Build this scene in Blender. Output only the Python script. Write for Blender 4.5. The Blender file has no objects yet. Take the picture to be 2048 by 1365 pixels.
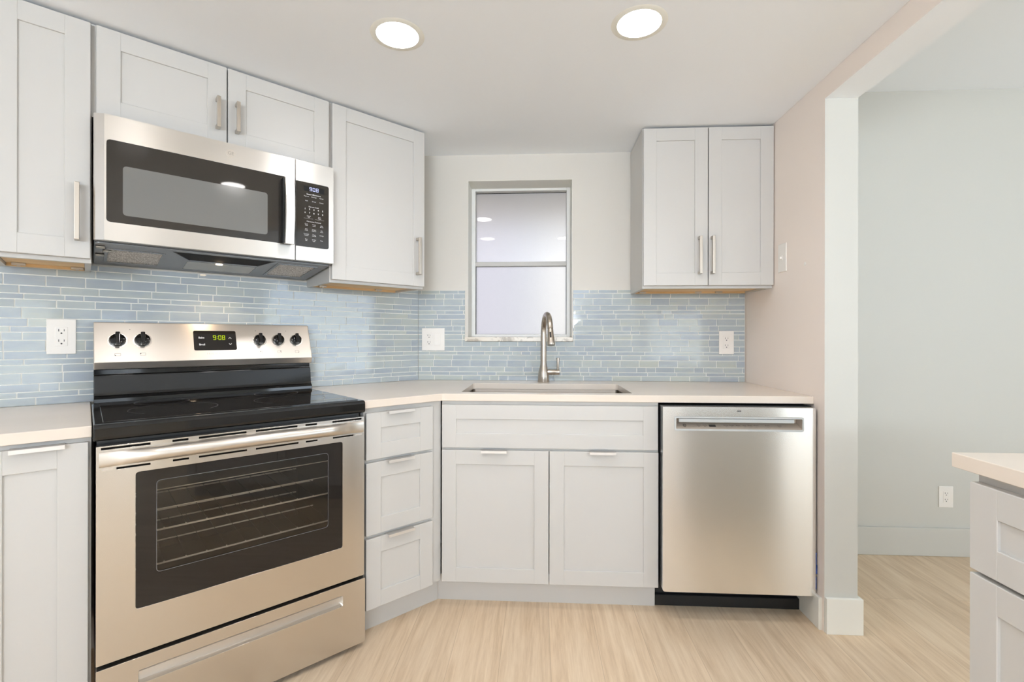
import bpy, bmesh, math, random
from mathutils import Matrix, Vector

S = bpy.context.scene
COL = S.collection
PI = math.pi
R2 = math.sqrt(.5)

# ------------------------------------------------------------------ camera
F_PX, CY = 951.44, 675.55
YAW, ROLL = .0553, -.0014
CAM = Vector((.67504, -2.64243, 1.15239))
cd = bpy.data.cameras.new('camera')
cam = bpy.data.objects.new('camera', cd)
COL.objects.link(cam)
cd.sensor_width = 36
cd.lens = F_PX / 2048 * 36
cd.shift_y = -(682.5 - CY) / 2048
cd.clip_start = .02
rt, up, fw = Vector((math.cos(YAW), math.sin(YAW), 0)), Vector((0, 0, 1)), Vector((-math.sin(YAW), math.cos(YAW), 0))
ra = rt * math.cos(ROLL) - up * math.sin(ROLL)
ua = rt * math.sin(ROLL) + up * math.cos(ROLL)
m = Matrix((ra, ua, -fw)).transposed().to_4x4()
m.translation = CAM
cam.matrix_world = m
S.camera = cam

# ------------------------------------------------------------------ world, daylight, exposure
S.view_settings.view_transform = 'Standard'
S.view_settings.look = 'None'
S.view_settings.gamma = 1
S.view_settings.use_curve_mapping = False
S.view_settings.exposure = -.05
w = bpy.data.worlds.new('world')
S.world = w
w.use_nodes = True
w.node_tree.nodes['Background'].inputs[0].default_value = (.86, .93, 1, 1)
w.node_tree.nodes['Background'].inputs[1].default_value = .80


def daylight(name, loc, rot, sx, sy, power, color):
    l = bpy.data.lights.new(name, 'AREA')
    l.shape = 'RECTANGLE'
    l.size, l.size_y = sx, sy
    l.energy = power
    l.color = color
    o = bpy.data.objects.new(name, l)
    COL.objects.link(o)
    o.location = loc
    o.rotation_euler = rot
    return o


# lamps set in for daylight through the windows behind the camera and in the next room
daylight('daylight', (.70, -6.12, 1.6), (PI / 2 + 1.1, 0, 0), 1.2, 1.0, 225, (.82, .90, 1))   # added fill lamp, tilted up to brighten the ceiling
daylight('daylight', (3.175, -6.12, .95), (PI / 2 + .1, 0, 0), .95, 1.3, 14, (.82, .92, 1))
daylight('daylight', (4.6, -6.12, 1.15), (PI / 2 + .3, 0, 0), .7, 1.7, 12, (.80, .90, 1))
daylight('daylight', (5.12, -3.0, 1.35), (PI / 2 + .2, 0, PI / 2), 1.8, 1.5, 46, (.72, .86, 1))
sl_ = bpy.data.lights.new('sun', 'SUN')          # high sun on the yard outside the kitchen window
sl_.energy = 5
sl_.angle = .02
so_ = bpy.data.objects.new('sun', sl_)
COL.objects.link(so_)
so_.rotation_euler = Vector((.35, .50, -.79)).to_track_quat('-Z', 'Y').to_euler()
LAMP_POWER = 8.4
LAMP_COLOR = (1, .97, .98)

try:
    S.cycles.use_denoising = True
    S.cycles.denoiser = 'OPENIMAGEDENOISE'
    S.cycles.max_bounces = 14
    S.cycles.diffuse_bounces = 8
    S.cycles.glossy_bounces = 6
    S.cycles.transmission_bounces = 8
    S.cycles.transparent_max_bounces = 12
    S.cycles.caustics_reflective = False
    S.cycles.caustics_refractive = False
    S.cycles.blur_glossy = 1.0
    S.cycles.sample_clamp_indirect = 6
except Exception:
    pass


# ------------------------------------------------------------------ materials
def srgb(r, g, b):
    f = lambda c: (c / 255 / 12.92) if c / 255 <= .04045 else ((c / 255 + .055) / 1.055) ** 2.4
    return (f(r), f(g), f(b), 1)


def mat(name, color, rough=.5, metal=0, **kw):
    mt = bpy.data.materials.new(name)
    mt.use_nodes = True
    b = mt.node_tree.nodes['Principled BSDF']
    b.inputs['Base Color'].default_value = color
    b.inputs['Roughness'].default_value = rough
    b.inputs['Metallic'].default_value = metal
    for k, v in kw.items():
        b.inputs[k.replace('_', ' ')].default_value = v
    return mt


def nd(mt, t, **kw):
    n = mt.node_tree.nodes.new(t)
    for k, v in kw.items():
        setattr(n, k, v)
    return n


def ln(mt, a, b):
    mt.node_tree.links.new(a, b)


def bsdf(mt):
    return mt.node_tree.nodes['Principled BSDF']


def paint(name, color, rough, bump=.02, scale=220):
    mt = mat(name, color, rough)
    if not bump:
        return mt
    tc = nd(mt, 'ShaderNodeTexCoord')
    n = nd(mt, 'ShaderNodeTexNoise')
    n.inputs['Scale'].default_value = scale
    n.inputs['Detail'].default_value = 3
    b = nd(mt, 'ShaderNodeBump')
    b.inputs['Strength'].default_value = bump
    b.inputs['Distance'].default_value = .002
    ln(mt, tc.outputs['Object'], n.inputs['Vector'])
    ln(mt, n.outputs['Fac'], b.inputs['Height'])
    ln(mt, b.outputs['Normal'], bsdf(mt).inputs['Normal'])
    return mt


def brushed(name, color, rough, aniso=.75, vertical=False):
    """stainless steel with fine brush lines along x (or z)"""
    mt = mat(name, color, rough, 1)
    p = bsdf(mt)
    p.inputs['Anisotropic'].default_value = aniso
    p.inputs['Anisotropic Rotation'].default_value = 0 if vertical else .25
    tg = nd(mt, 'ShaderNodeTangent', direction_type='UV_MAP')
    tg.uv_map = 'UVMap'
    ln(mt, tg.outputs[0], p.inputs['Tangent'])
    uv = nd(mt, 'ShaderNodeUVMap')
    uv.uv_map = 'UVMap'
    mp = nd(mt, 'ShaderNodeMapping')
    mp.inputs['Scale'].default_value = (900, 3, 1) if vertical else (3, 900, 1)
    n = nd(mt, 'ShaderNodeTexNoise')
    n.inputs['Scale'].default_value = 1
    n.inputs['Detail'].default_value = 2
    mr = nd(mt, 'ShaderNodeMapRange')
    mr.inputs['To Min'].default_value = rough * .97
    mr.inputs['To Max'].default_value = rough * 1.03
    ln(mt, uv.outputs[0], mp.inputs[0])
    ln(mt, mp.outputs[0], n.inputs['Vector'])
    ln(mt, n.outputs['Fac'], mr.inputs[0])
    ln(mt, mr.outputs[0], p.inputs['Roughness'])
    return mt


def emit(name, color, strength):
    mt = bpy.data.materials.new(name)
    mt.use_nodes = True
    nt = mt.node_tree
    nt.nodes.clear()
    e = nt.nodes.new('ShaderNodeEmission')
    e.inputs[0].default_value = color
    e.inputs[1].default_value = strength
    o = nt.nodes.new('ShaderNodeOutputMaterial')
    nt.links.new(e.outputs[0], o.inputs[0])
    return mt


M = {}
M['wall'] = paint('wall_paint', srgb(205, 204, 197), .55, 0)
M['kwall'] = paint('kitchen_wall_paint', srgb(216, 212, 204), .5, 0)
M['rwall'] = paint('warm_lit_wall_paint', srgb(240, 229, 220), .5, 0)  # warm cast light put into the colour of this wall face
M['ceiling'] = paint('ceiling_paint', srgb(246, 250, 255), .7, 0)
M['trim'] = paint('trim_paint', srgb(238, 237, 229), .35, 0)
M['cab'] = paint('cabinet_lacquer', srgb(201, 199, 195), .34, 0)
M['rawwood'] = mat('raw_plywood', srgb(214, 176, 128), .6)
M['steel'] = brushed('brushed_stainless', srgb(214, 209, 202), .21, .82)
M['steel2'] = brushed('satin_stainless', srgb(216, 209, 200), .34, .5)
M['steelv'] = brushed('vertical_brushed_stainless', srgb(252, 252, 250), .26, .8)
M['steelmw'] = brushed('microwave_stainless', srgb(214, 209, 202), .32, .7)
M['nickel'] = mat('satin_nickel', srgb(205, 196, 184), .3, 1)
M['pull'] = mat('pale_nickel', srgb(226, 222, 217), .42, .7)
M['faucet'] = mat('brushed_nickel', srgb(188, 178, 166), .28, 1)
M['black'] = mat('black_gloss_enamel', (.008, .008, .008, 1), .06)
M['blackmatte'] = mat('black_plastic', (.007, .007, .007, 1), .45)
M['smoke'] = mat('smoked_glass', (.028, .024, .019, 1), .03)
M['void'] = mat('vent_shade_and_screen_black', (.004, .004, .004, 1), .8)  # shade inside the vents put into the colour; also a plain screen black
M['blackglass'] = mat('black_glass', (.012, .010, .009, 1), .03)
M['gasket'] = mat('dark_grey_metal', (.05, .05, .05, 1), .3, .3)
M['charcoal'] = mat('charcoal_plastic', (.10, .105, .11, 1), .22)
M['greymetal'] = mat('grey_painted_metal', (.24, .245, .255, 1), .25, .3)
M['legend'] = mat('white_print', (.8, .8, .8, 1), .5)
M['darkprint'] = mat('dark_print', (.05, .045, .04, 1), .5)
M['greyprint'] = mat('grey_print', srgb(170, 162, 152), .4)
M['plastic'] = mat('white_plastic', srgb(238, 234, 228), .3)
M['slot'] = mat('socket_dark', (.03, .03, .03, 1), .5)
M['grout'] = mat('grout', srgb(248, 246, 238), .7)
M['marble'] = mat('marble_sill', srgb(214, 206, 192), .25)
M['tape'] = mat('blue_tape', srgb(60, 90, 165), .6)
M['bowl'] = brushed('sink_steel', srgb(150, 138, 126), .3, .4)
M['aluminium'] = mat('window_aluminium', srgb(240, 240, 238), .4)
M['rail'] = mat('meeting_rail', srgb(196, 194, 190), .4)
M['lampglow'] = emit('lamp_glow', (1, .96, .94, 1), 28)
M['digitgreen'] = emit('green_digits', (.62, .8, .02, 1), .9)
M['digitblue'] = emit('blue_white_digits', (.62, .66, 1, 1), 1.3)
M['bulb'] = emit('hood_bulb', (1, .72, .45, 1), 30)
M['mwwindow'] = mat('microwave_screen', (.17, .17, .16, 1), .12)
M['dwplastic'] = mat('grey_handle_plastic', srgb(188, 191, 190), .35)
M['pocket'] = mat('pocket_metal', srgb(186, 174, 160), .35, .5)
M['enamel'] = mat('oven_enamel', (.085, .08, .075, 1), .3)
M['rackwire'] = mat('oven_rack_wire', srgb(245, 240, 230), .35, .2)
M['ringprint'] = mat('burner_print', (.06, .06, .06, 1), .3)
M['concrete'] = mat('pale_concrete', srgb(235, 233, 228), .8)
M['stucco2'] = mat('dim_backdrop_grey', srgb(196, 194, 202), .8)  # greyed so the left of the frosted pane reads darker
M['stucco'] = mat('pale_stucco', srgb(226, 221, 214), .8)


def quartz():
    mt = mat('white_quartz', srgb(230, 222, 213), .22)
    tc = nd(mt, 'ShaderNodeTexCoord')
    n = nd(mt, 'ShaderNodeTexNoise')
    n.inputs['Scale'].default_value = 3.2
    n.inputs['Detail'].default_value = 7
    r = nd(mt, 'ShaderNodeValToRGB')
    r.color_ramp.elements[0].position = .35
    r.color_ramp.elements[0].color = srgb(229, 217, 204)
    r.color_ramp.elements[1].position = .7
    r.color_ramp.elements[1].color = srgb(223, 211, 197)
    ln(mt, tc.outputs['Object'], n.inputs['Vector'])
    ln(mt, n.outputs['Fac'], r.inputs[0])
    ln(mt, r.outputs[0], bsdf(mt).inputs['Base Color'])
    return mt


M['quartz'] = quartz()


def marble():
    mt = M['marble']
    tc = nd(mt, 'ShaderNodeTexCoord')
    n = nd(mt, 'ShaderNodeTexNoise')
    n.inputs['Scale'].default_value = 14
    n.inputs['Detail'].default_value = 8
    n.inputs['Distortion'].default_value = 2
    r = nd(mt, 'ShaderNodeValToRGB')
    r.color_ramp.elements[0].position = .38
    r.color_ramp.elements[0].color = srgb(168, 158, 142)
    r.color_ramp.elements[1].position = .5
    r.color_ramp.elements[1].color = srgb(224, 216, 202)
    ln(mt, tc.outputs['Object'], n.inputs['Vector'])
    ln(mt, n.outputs['Fac'], r.inputs[0])
    ln(mt, r.outputs[0], bsdf(mt).inputs['Base Color'])


marble()


def tile_mat():
    mt = mat('glass_mosaic', srgb(170, 182, 190), .07)
    p = bsdf(mt)
    at = nd(mt, 'ShaderNodeAttribute', attribute_name='tint')
    sp = nd(mt, 'ShaderNodeSeparateColor')
    ln(mt, at.outputs['Color'], sp.inputs[0])
    tc = nd(mt, 'ShaderNodeTexCoord')
    # streaks drawn through each glass tile, at its own angle and offset
    mp = nd(mt, 'ShaderNodeMapping')
    mp.inputs['Scale'].default_value = (11, 11, 46)
    mp.inputs['Rotation'].default_value = (0, .35, 0)
    off = nd(mt, 'ShaderNodeVectorMath', operation='ADD')
    cb = nd(mt, 'ShaderNodeCombineXYZ')
    mu = nd(mt, 'ShaderNodeMath', operation='MULTIPLY')
    mu.inputs[1].default_value = 40
    ln(mt, sp.outputs[1], mu.inputs[0])
    ln(mt, mu.outputs[0], cb.inputs[1])
    ln(mt, tc.outputs['Object'], mp.inputs[0])
    ln(mt, mp.outputs[0], off.inputs[0])
    ln(mt, cb.outputs[0], off.inputs[1])
    n = nd(mt, 'ShaderNodeTexNoise')
    n.inputs['Scale'].default_value = 1
    n.inputs['Detail'].default_value = 3
    n.inputs['Distortion'].default_value = .6
    ln(mt, off.outputs[0], n.inputs['Vector'])
    ad = nd(mt, 'ShaderNodeMath', operation='MULTIPLY_ADD')
    ad.inputs[1].default_value = .55
    ln(mt, n.outputs['Fac'], ad.inputs[0])
    ln(mt, sp.outputs[0], ad.inputs[2])
    r = nd(mt, 'ShaderNodeValToRGB')
    e = r.color_ramp.elements
    e[0].position = .22
    e[0].color = srgb(164, 173, 182)
    e[1].position = 1.2 / 1.35
    e[1].color = srgb(196, 196, 181)
    for pos, c in ((.38, (174, 183, 186)), (.55, (182, 189, 185)), (.7, (187, 192, 182)), (.8, (191, 194, 178))):
        x = e.new(pos)
        x.color = srgb(*c)
    ln(mt, ad.outputs[0], r.inputs[0])
    ln(mt, r.outputs[0], p.inputs['Base Color'])
    n2 = nd(mt, 'ShaderNodeTexNoise')
    n2.inputs['Scale'].default_value = 26
    b = nd(mt, 'ShaderNodeBump')
    b.inputs['Strength'].default_value = .05
    b.inputs['Distance'].default_value = .004
    ln(mt, tc.outputs['Object'], n2.inputs['Vector'])
    ln(mt, n2.outputs['Fac'], b.inputs['Height'])
    ln(mt, b.outputs['Normal'], p.inputs['Normal'])
    return mt


M['tile'] = tile_mat()


def floor_mat():
    mt = mat('oak_plank_floor', srgb(214, 192, 164), .38)
    p = bsdf(mt)
    tc = nd(mt, 'ShaderNodeTexCoord')
    sep = nd(mt, 'ShaderNodeSeparateXYZ')
    ln(mt, tc.outputs['Object'], sep.inputs[0])
    swap = nd(mt, 'ShaderNodeCombineXYZ')
    ln(mt, sep.outputs[1], swap.inputs[0])
    ln(mt, sep.outputs[0], swap.inputs[1])
    br = nd(mt, 'ShaderNodeTexBrick')
    br.offset = .37
    br.offset_frequency = 2
    br.inputs['Color1'].default_value = (0, 0, 0, 1)
    br.inputs['Color2'].default_value = (1, 1, 1, 1)
    br.inputs['Mortar'].default_value = (.5, .5, .5, 1)
    br.inputs['Scale'].default_value = 1
    br.inputs['Mortar Size'].default_value = .0011
    br.inputs['Brick Width'].default_value = 1.22
    br.inputs['Row Height'].default_value = .18
    ln(mt, swap.outputs[0], br.inputs['Vector'])
    # grain, stretched along the plank and shifted from plank to plank
    mp = nd(mt, 'ShaderNodeMapping')
    mp.inputs['Scale'].default_value = (26, 1.5, 1)
    sh = nd(mt, 'ShaderNodeVectorMath', operation='MULTIPLY_ADD')
    sh.inputs[1].default_value = (3, 17, 9)
    ln(mt, br.outputs['Color'], sh.inputs[0])
    ln(mt, tc.outputs['Object'], mp.inputs[0])
    ln(mt, mp.outputs[0], sh.inputs[2])
    n = nd(mt, 'ShaderNodeTexNoise')
    n.inputs['Scale'].default_value = 1
    n.inputs['Detail'].default_value = 6
    n.inputs['Roughness'].default_value = .62
    n.inputs['Distortion'].default_value = .7
    ln(mt, sh.outputs[0], n.inputs['Vector'])
    r = nd(mt, 'ShaderNodeValToRGB')
    e = r.color_ramp.elements
    e[0].position = .34
    e[0].color = srgb(199, 172, 140)
    e[1].position = .64
    e[1].color = srgb(232, 211, 183)
    x = e.new(.5)
    x.color = srgb(220, 196, 166)
    n3 = nd(mt, 'ShaderNodeTexNoise')
    n3.inputs['Scale'].default_value = 4.2
    n3.inputs['Detail'].default_value = 5
    n3.inputs['Roughness'].default_value = .7
    ln(mt, sh.outputs[0], n3.inputs['Vector'])
    av = nd(mt, 'ShaderNodeMix', data_type='FLOAT')
    av.inputs['Factor'].default_value = .38
    ln(mt, n.outputs['Fac'], av.inputs['A'])
    ln(mt, n3.outputs['Fac'], av.inputs['B'])
    ln(mt, av.outputs['Result'], r.inputs[0])
    hs = nd(mt, 'ShaderNodeHueSaturation')
    mr = nd(mt, 'ShaderNodeMapRange')
    mr.inputs['To Min'].default_value = .95
    mr.inputs['To Max'].default_value = 1.05
    ln(mt, br.outputs['Color'], mr.inputs[0])
    ln(mt, mr.outputs[0], hs.inputs['Value'])
    ln(mt, r.outputs[0], hs.inputs['Color'])
    mx = nd(mt, 'ShaderNodeMix', data_type='RGBA')
    mx.inputs['B'].default_value = srgb(176, 150, 122)
    sc = nd(mt, 'ShaderNodeMath', operation='MULTIPLY')
    sc.inputs[1].default_value = .55
    ln(mt, br.outputs['Fac'], sc.inputs[0])
    ln(mt, sc.outputs[0], mx.inputs['Factor'])
    ln(mt, hs.outputs[0], mx.inputs['A'])
    ln(mt, mx.outputs['Result'], p.inputs['Base Color'])
    b = nd(mt, 'ShaderNodeBump')
    b.inputs['Strength'].default_value = .06
    b.inputs['Distance'].default_value = .002
    ln(mt, n.outputs['Fac'], b.inputs['Height'])
    ln(mt, b.outputs['Normal'], p.inputs['Normal'])
    return mt


M['floor'] = floor_mat()


def plywood():
    mt = M['rawwood']
    tc = nd(mt, 'ShaderNodeTexCoord')
    mp = nd(mt, 'ShaderNodeMapping')
    mp.inputs['Scale'].default_value = (3, 40, 40)
    n = nd(mt, 'ShaderNodeTexNoise')
    n.inputs['Scale'].default_value = 1
    n.inputs['Detail'].default_value = 5
    r = nd(mt, 'ShaderNodeValToRGB')
    r.color_ramp.elements[0].position = .3
    r.color_ramp.elements[0].color = srgb(216, 178, 126)
    r.color_ramp.elements[1].position = .7
    r.color_ramp.elements[1].color = srgb(236, 206, 160)
    ln(mt, tc.outputs['Object'], mp.inputs[0])
    ln(mt, mp.outputs[0], n.inputs['Vector'])
    ln(mt, n.outputs['Fac'], r.inputs[0])
    ln(mt, r.outputs[0], bsdf(mt).inputs['Base Color'])


plywood()


def frosted(name):
    """obscure glass: rippled rough face behind a smooth reflective one"""
    mt = mat(name, (.97, .97, 1, 1), .5)
    p = bsdf(mt)
    p.inputs['Transmission Weight'].default_value = 1
    p.inputs['IOR'].default_value = 1.3
    p.inputs['Coat Weight'].default_value = 1
    p.inputs['Coat Roughness'].default_value = .0
    p.inputs['Coat IOR'].default_value = 1.6
    tc = nd(mt, 'ShaderNodeTexCoord')
    n = nd(mt, 'ShaderNodeTexNoise')
    n.inputs['Scale'].default_value = 330
    n.inputs['Detail'].default_value = 2
    b = nd(mt, 'ShaderNodeBump')
    b.inputs['Strength'].default_value = .35
    b.inputs['Distance'].default_value = .004
    ln(mt, tc.outputs['Object'], n.inputs['Vector'])
    ln(mt, n.outputs['Fac'], b.inputs['Height'])
    ln(mt, b.outputs['Normal'], p.inputs['Normal'])
    return mt


M['frosted'] = frosted('obscure_glass')
M['frosted2'] = frosted('obscure_glass_rough')
bsdf(M['frosted2']).inputs['Coat Weight'].default_value = 0


def clear_glass(name, tint, refl_rough=.0, ior=1.5):
    """thin pane: tinted see-through plus fresnel reflection"""
    mt = bpy.data.materials.new(name)
    mt.use_nodes = True
    nt = mt.node_tree
    nt.nodes.clear()
    t = nt.nodes.new('ShaderNodeBsdfTransparent')
    t.inputs[0].default_value = tint
    g = nt.nodes.new('ShaderNodeBsdfGlossy')
    g.inputs['Roughness'].default_value = refl_rough
    f = nt.nodes.new('ShaderNodeFresnel')
    f.inputs[0].default_value = ior
    mx = nt.nodes.new('ShaderNodeMixShader')
    o = nt.nodes.new('ShaderNodeOutputMaterial')
    nt.links.new(f.outputs[0], mx.inputs[0])
    nt.links.new(t.outputs[0], mx.inputs[1])
    nt.links.new(g.outputs[0], mx.inputs[2])
    nt.links.new(mx.outputs[0], o.inputs[0])
    return mt


M['ovenpane'] = clear_glass('oven_window_glass', (.86, .83, .79, 1), .02, 1.5)
M['pane'] = clear_glass('clear_pane', (.95, .97, .96, 1), 0, 1.45)


def mesh_mat(name, c0, c1, scale):
    mt = mat(name, c1, .4, .1)
    tc = nd(mt, 'ShaderNodeTexCoord')
    ck = nd(mt, 'ShaderNodeTexVoronoi')
    ck.inputs['Scale'].default_value = scale
    r = nd(mt, 'ShaderNodeValToRGB')
    r.color_ramp.elements[0].color = c1
    r.color_ramp.elements[0].position = .2
    r.color_ramp.elements[1].color = c0
    r.color_ramp.elements[1].position = .62
    ln(mt, tc.outputs['Object'], ck.inputs['Vector'])
    ln(mt, ck.outputs['Distance'], r.inputs[0])
    ln(mt, r.outputs[0], bsdf(mt).inputs['Base Color'])
    return mt


M['mesh'] = mesh_mat('grease_filter_mesh', srgb(176, 168, 160), srgb(252, 248, 242), 190)

# ------------------------------------------------------------------ builders
FRAMES = {'B': Matrix.Identity(4), 'L': Matrix.Rotation(PI / 4, 4, 'Z'), 'P': Matrix.Rotation(-PI / 2, 4, 'Z')}


class Thing:
    """an Empty at the thing's base; parts are given in the coordinates of its wall run"""

    def __init__(self, name, label, cat, frame='B', at=(0, 0, 0), group=None, kind=None):
        self.off = Vector(at)
        self.frame = frame
        self.o = bpy.data.objects.new(name, None)
        COL.objects.link(self.o)
        self.o.empty_display_size = .05
        fm = FRAMES[frame]
        self.o.matrix_world = fm @ Matrix.Translation(self.off)
        if kind:
            self.o['kind'] = kind
        else:
            self.o['label'] = label
            self.o['category'] = cat
            if group:
                self.o['group'] = group

    def part(self, name, bm, m, parent=None, label=None, bevel=0, seg=2, smooth=False):
        o = mesh_obj(name, bm, m, -self.off, bevel, seg, smooth)
        o.parent = parent or self.o
        if label:
            o['label'] = label
        return o


def box_uv(me):
    uv = me.uv_layers.new(name='UVMap')
    for p in me.polygons:
        n = p.normal
        a = max(range(3), key=lambda i: abs(n[i]))
        for li in p.loop_indices:
            c = me.vertices[me.loops[li].vertex_index].co
            uv.data[li].uv = (c.y, c.z) if a == 0 else ((c.x, c.z) if a == 1 else (c.x, c.y))


def mesh_obj(name, bm, m, shift=None, bevel=0, seg=2, smooth=False):
    if shift is not None:
        bmesh.ops.translate(bm, verts=bm.verts, vec=shift)
    bmesh.ops.recalc_face_normals(bm, faces=bm.faces)
    me = bpy.data.meshes.new(name)
    bm.to_mesh(me)
    bm.free()
    ms = m if isinstance(m, (list, tuple)) else [m]
    for x in ms:
        me.materials.append(x)
    if smooth:
        for p in me.polygons:
            p.use_smooth = True
        try:
            me.set_sharp_from_angle(angle=math.radians(38))
        except Exception:
            pass
    box_uv(me)
    o = bpy.data.objects.new(name, me)
    COL.objects.link(o)
    if bevel:
        md = o.modifiers.new('bevel', 'BEVEL')
        md.width = bevel
        md.segments = seg
        md.limit_method = 'ANGLE'
        md.angle_limit = math.radians(40)
        md.harden_normals = True
    return o


def struct(name, bm, m, frame='B', bevel=0):
    bmesh.ops.transform(bm, matrix=FRAMES[frame], verts=bm.verts)
    o = mesh_obj(name, bm, m, None, bevel)
    o['kind'] = 'structure'
    return o


def single(name, bm, m, label, cat, frame='B', at=(0, 0, 0), group=None, bevel=0, seg=2, smooth=False):
    o = mesh_obj(name, bm, m, -Vector(at), bevel, seg, smooth)
    o.matrix_world = FRAMES[frame] @ Matrix.Translation(Vector(at))
    o['label'] = label
    o['category'] = cat
    if group:
        o['group'] = group
    return o


def NB():
    return bmesh.new()


def box(bm, x0, x1, y0, y1, z0, z1, bev=0, seg=2, mi=0):
    r = bmesh.ops.create_cube(bm, size=1, matrix=Matrix.Translation(((x0 + x1) / 2, (y0 + y1) / 2, (z0 + z1) / 2)) @ Matrix.Diagonal((abs(x1 - x0), abs(y1 - y0), abs(z1 - z0), 1)))
    vs = r['verts']
    fs = set(f for v in vs for f in v.link_faces)
    for f in fs:
        f.material_index = mi
    if bev:
        es = list(set(e for v in vs for e in v.link_edges))
        bmesh.ops.bevel(bm, geom=es, offset=bev, segments=seg, affect='EDGES', profile=.5)
    return bm


def rrect(x0, x1, z0, z1, r, n=4, corners=(1, 1, 1, 1)):
    """rounded rectangle, counter-clockwise from bottom right; corners = br, tr, tl, bl"""
    out = []
    for k, (cx, cz, a0) in enumerate(((x1 - r, z0 + r, -90), (x1 - r, z1 - r, 0), (x0 + r, z1 - r, 90), (x0 + r, z0 + r, 180))):
        if r <= 0 or not corners[k]:
            out.append(((x1, x1, x0, x0)[k], (z0, z1, z1, z0)[k]))
            continue
        for i in range(n + 1):
            a = math.radians(a0 + 90 * i / n)
            out.append((cx + r * math.cos(a), cz + r * math.sin(a)))
    return out


def plate(bm, outer, holes, mtx, depth, mi=0):
    """flat outline (u, v) with holes, mapped by mtx (w = 0 plane), thickened by depth along -w"""
    before = set(bm.verts)
    es = []
    for loop in [outer] + list(holes):
        vs = [bm.verts.new(mtx @ Vector((p[0], p[1], 0))) for p in loop]
        for i in range(len(vs)):
            es.append(bm.edges.new((vs[i], vs[(i + 1) % len(vs)])))
    n = (mtx.to_3x3() @ Vector((0, 0, 1))).normalized()
    if holes:
        r = bmesh.ops.triangle_fill(bm, use_beauty=True, use_dissolve=False, edges=es, normal=n)
        fs = [g for g in r['geom'] if isinstance(g, bmesh.types.BMFace)]
    else:
        vs = [v for v in bm.verts if v not in before]
        fs = [bm.faces.new(vs)]
    if depth:
        r = bmesh.ops.extrude_face_region(bm, geom=fs, use_keep_orig=True)
        ev = [g for g in r['geom'] if isinstance(g, bmesh.types.BMVert)]
        bmesh.ops.translate(bm, verts=ev, vec=n * -depth)
    for v in bm.verts:
        if v not in before:
            for f in v.link_faces:
                f.material_index = mi
    return bm


def front(y):
    """(u, v) -> (x, z) on the plane y, w pointing out of the wall (-y)"""
    return Matrix(((1, 0, 0, 0), (0, 0, -1, y), (0, 1, 0, 0), (0, 0, 0, 1)))


def flat(z, down=False):
    """(u, v) -> (x, y) on the plane z, w up (or down)"""
    s = -1 if down else 1
    return Matrix(((1, 0, 0, 0), (0, 1, 0, 0), (0, 0, s, z), (0, 0, 0, 1)))


def prism(bm, prof, x0, x1, mi=0):
    """profile of (y, z) extruded along x"""
    a = [bm.verts.new((x0, y, z)) for y, z in prof]
    b = [bm.verts.new((x1, y, z)) for y, z in prof]
    n = len(prof)
    fs = [bm.faces.new(a), bm.faces.new(list(reversed(b)))]
    for i in range(n):
        fs.append(bm.faces.new((a[i], b[i], b[(i + 1) % n], a[(i + 1) % n])))
    for f in fs:
        f.material_index = mi
    return bm


def lathe(bm, prof, mtx, n=40, cap=True):
    """profile of (r, w) turned about w"""
    rings = []
    for r, wv in prof:
        rings.append([bm.verts.new(mtx @ Vector((r * math.cos(2 * PI * i / n), r * math.sin(2 * PI * i / n), wv))) for i in range(n)])
    for a, b in zip(rings, rings[1:]):
        for i in range(n):
            bm.faces.new((a[i], a[(i + 1) % n], b[(i + 1) % n], b[i]))
    if cap:
        bm.faces.new(rings[0])
        bm.faces.new(rings[-1])
    return bm


def tube(bm, pts, rad, n=16, cap=True):
    """round tube through the points; rad is one radius or a list"""
    P = [Vector(p) for p in pts]
    if not isinstance(rad, (list, tuple)):
        rad = [rad] * len(P)
    rings = []
    t0 = (P[1] - P[0]).normalized()
    a = t0.orthogonal().normalized()
    for i, p in enumerate(P):
        t = (P[min(i + 1, len(P) - 1)] - P[max(i - 1, 0)]).normalized()
        a = (a - t * a.dot(t)).normalized()
        b = t.cross(a)
        rings.append([bm.verts.new(p + (a * math.cos(2 * PI * k / n) + b * math.sin(2 * PI * k / n)) * rad[i]) for k in range(n)])
    for A, B in zip(rings, rings[1:]):
        for k in range(n):
            bm.faces.new((A[k], A[(k + 1) % n], B[(k + 1) % n], B[k]))
    if cap:
        bm.faces.new(list(reversed(rings[0])))
        bm.faces.new(rings[-1])
    return bm


def loft(bm, rings, cap=True):
    vs = [[bm.verts.new(p) for p in r] for r in rings]
    n = len(vs[0])
    for A, B in zip(vs, vs[1:]):
        for k in range(n):
            bm.faces.new((A[k], A[(k + 1) % n], B[(k + 1) % n], B[k]))
    if cap:
        bm.faces.new(list(reversed(vs[0])))
        bm.faces.new(vs[-1])
    return bm


def text(bm, body, size, u, v, mtx, align='CENTER', bold=0):
    """printed lettering on the (u, v) plane of mtx"""
    cu = bpy.data.curves.new('t', 'FONT')
    cu.body = body
    cu.size = size
    cu.align_x = align
    cu.align_y = 'CENTER'
    cu.offset = bold
    cu.resolution_u = 2
    ob = bpy.data.objects.new('t', cu)
    COL.objects.link(ob)
    dg = bpy.context.evaluated_depsgraph_get()
    me = bpy.data.meshes.new_from_object(ob.evaluated_get(dg))
    me.transform(mtx @ Matrix.Translation((u, v, 0)))
    bm.from_mesh(me)
    bpy.data.objects.remove(ob)
    bpy.data.curves.remove(cu)
    bpy.data.meshes.remove(me)
    return bm


SEG = {'9': 'abcdfg', '0': 'abcdef', '8': 'abcdefg'}


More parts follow.
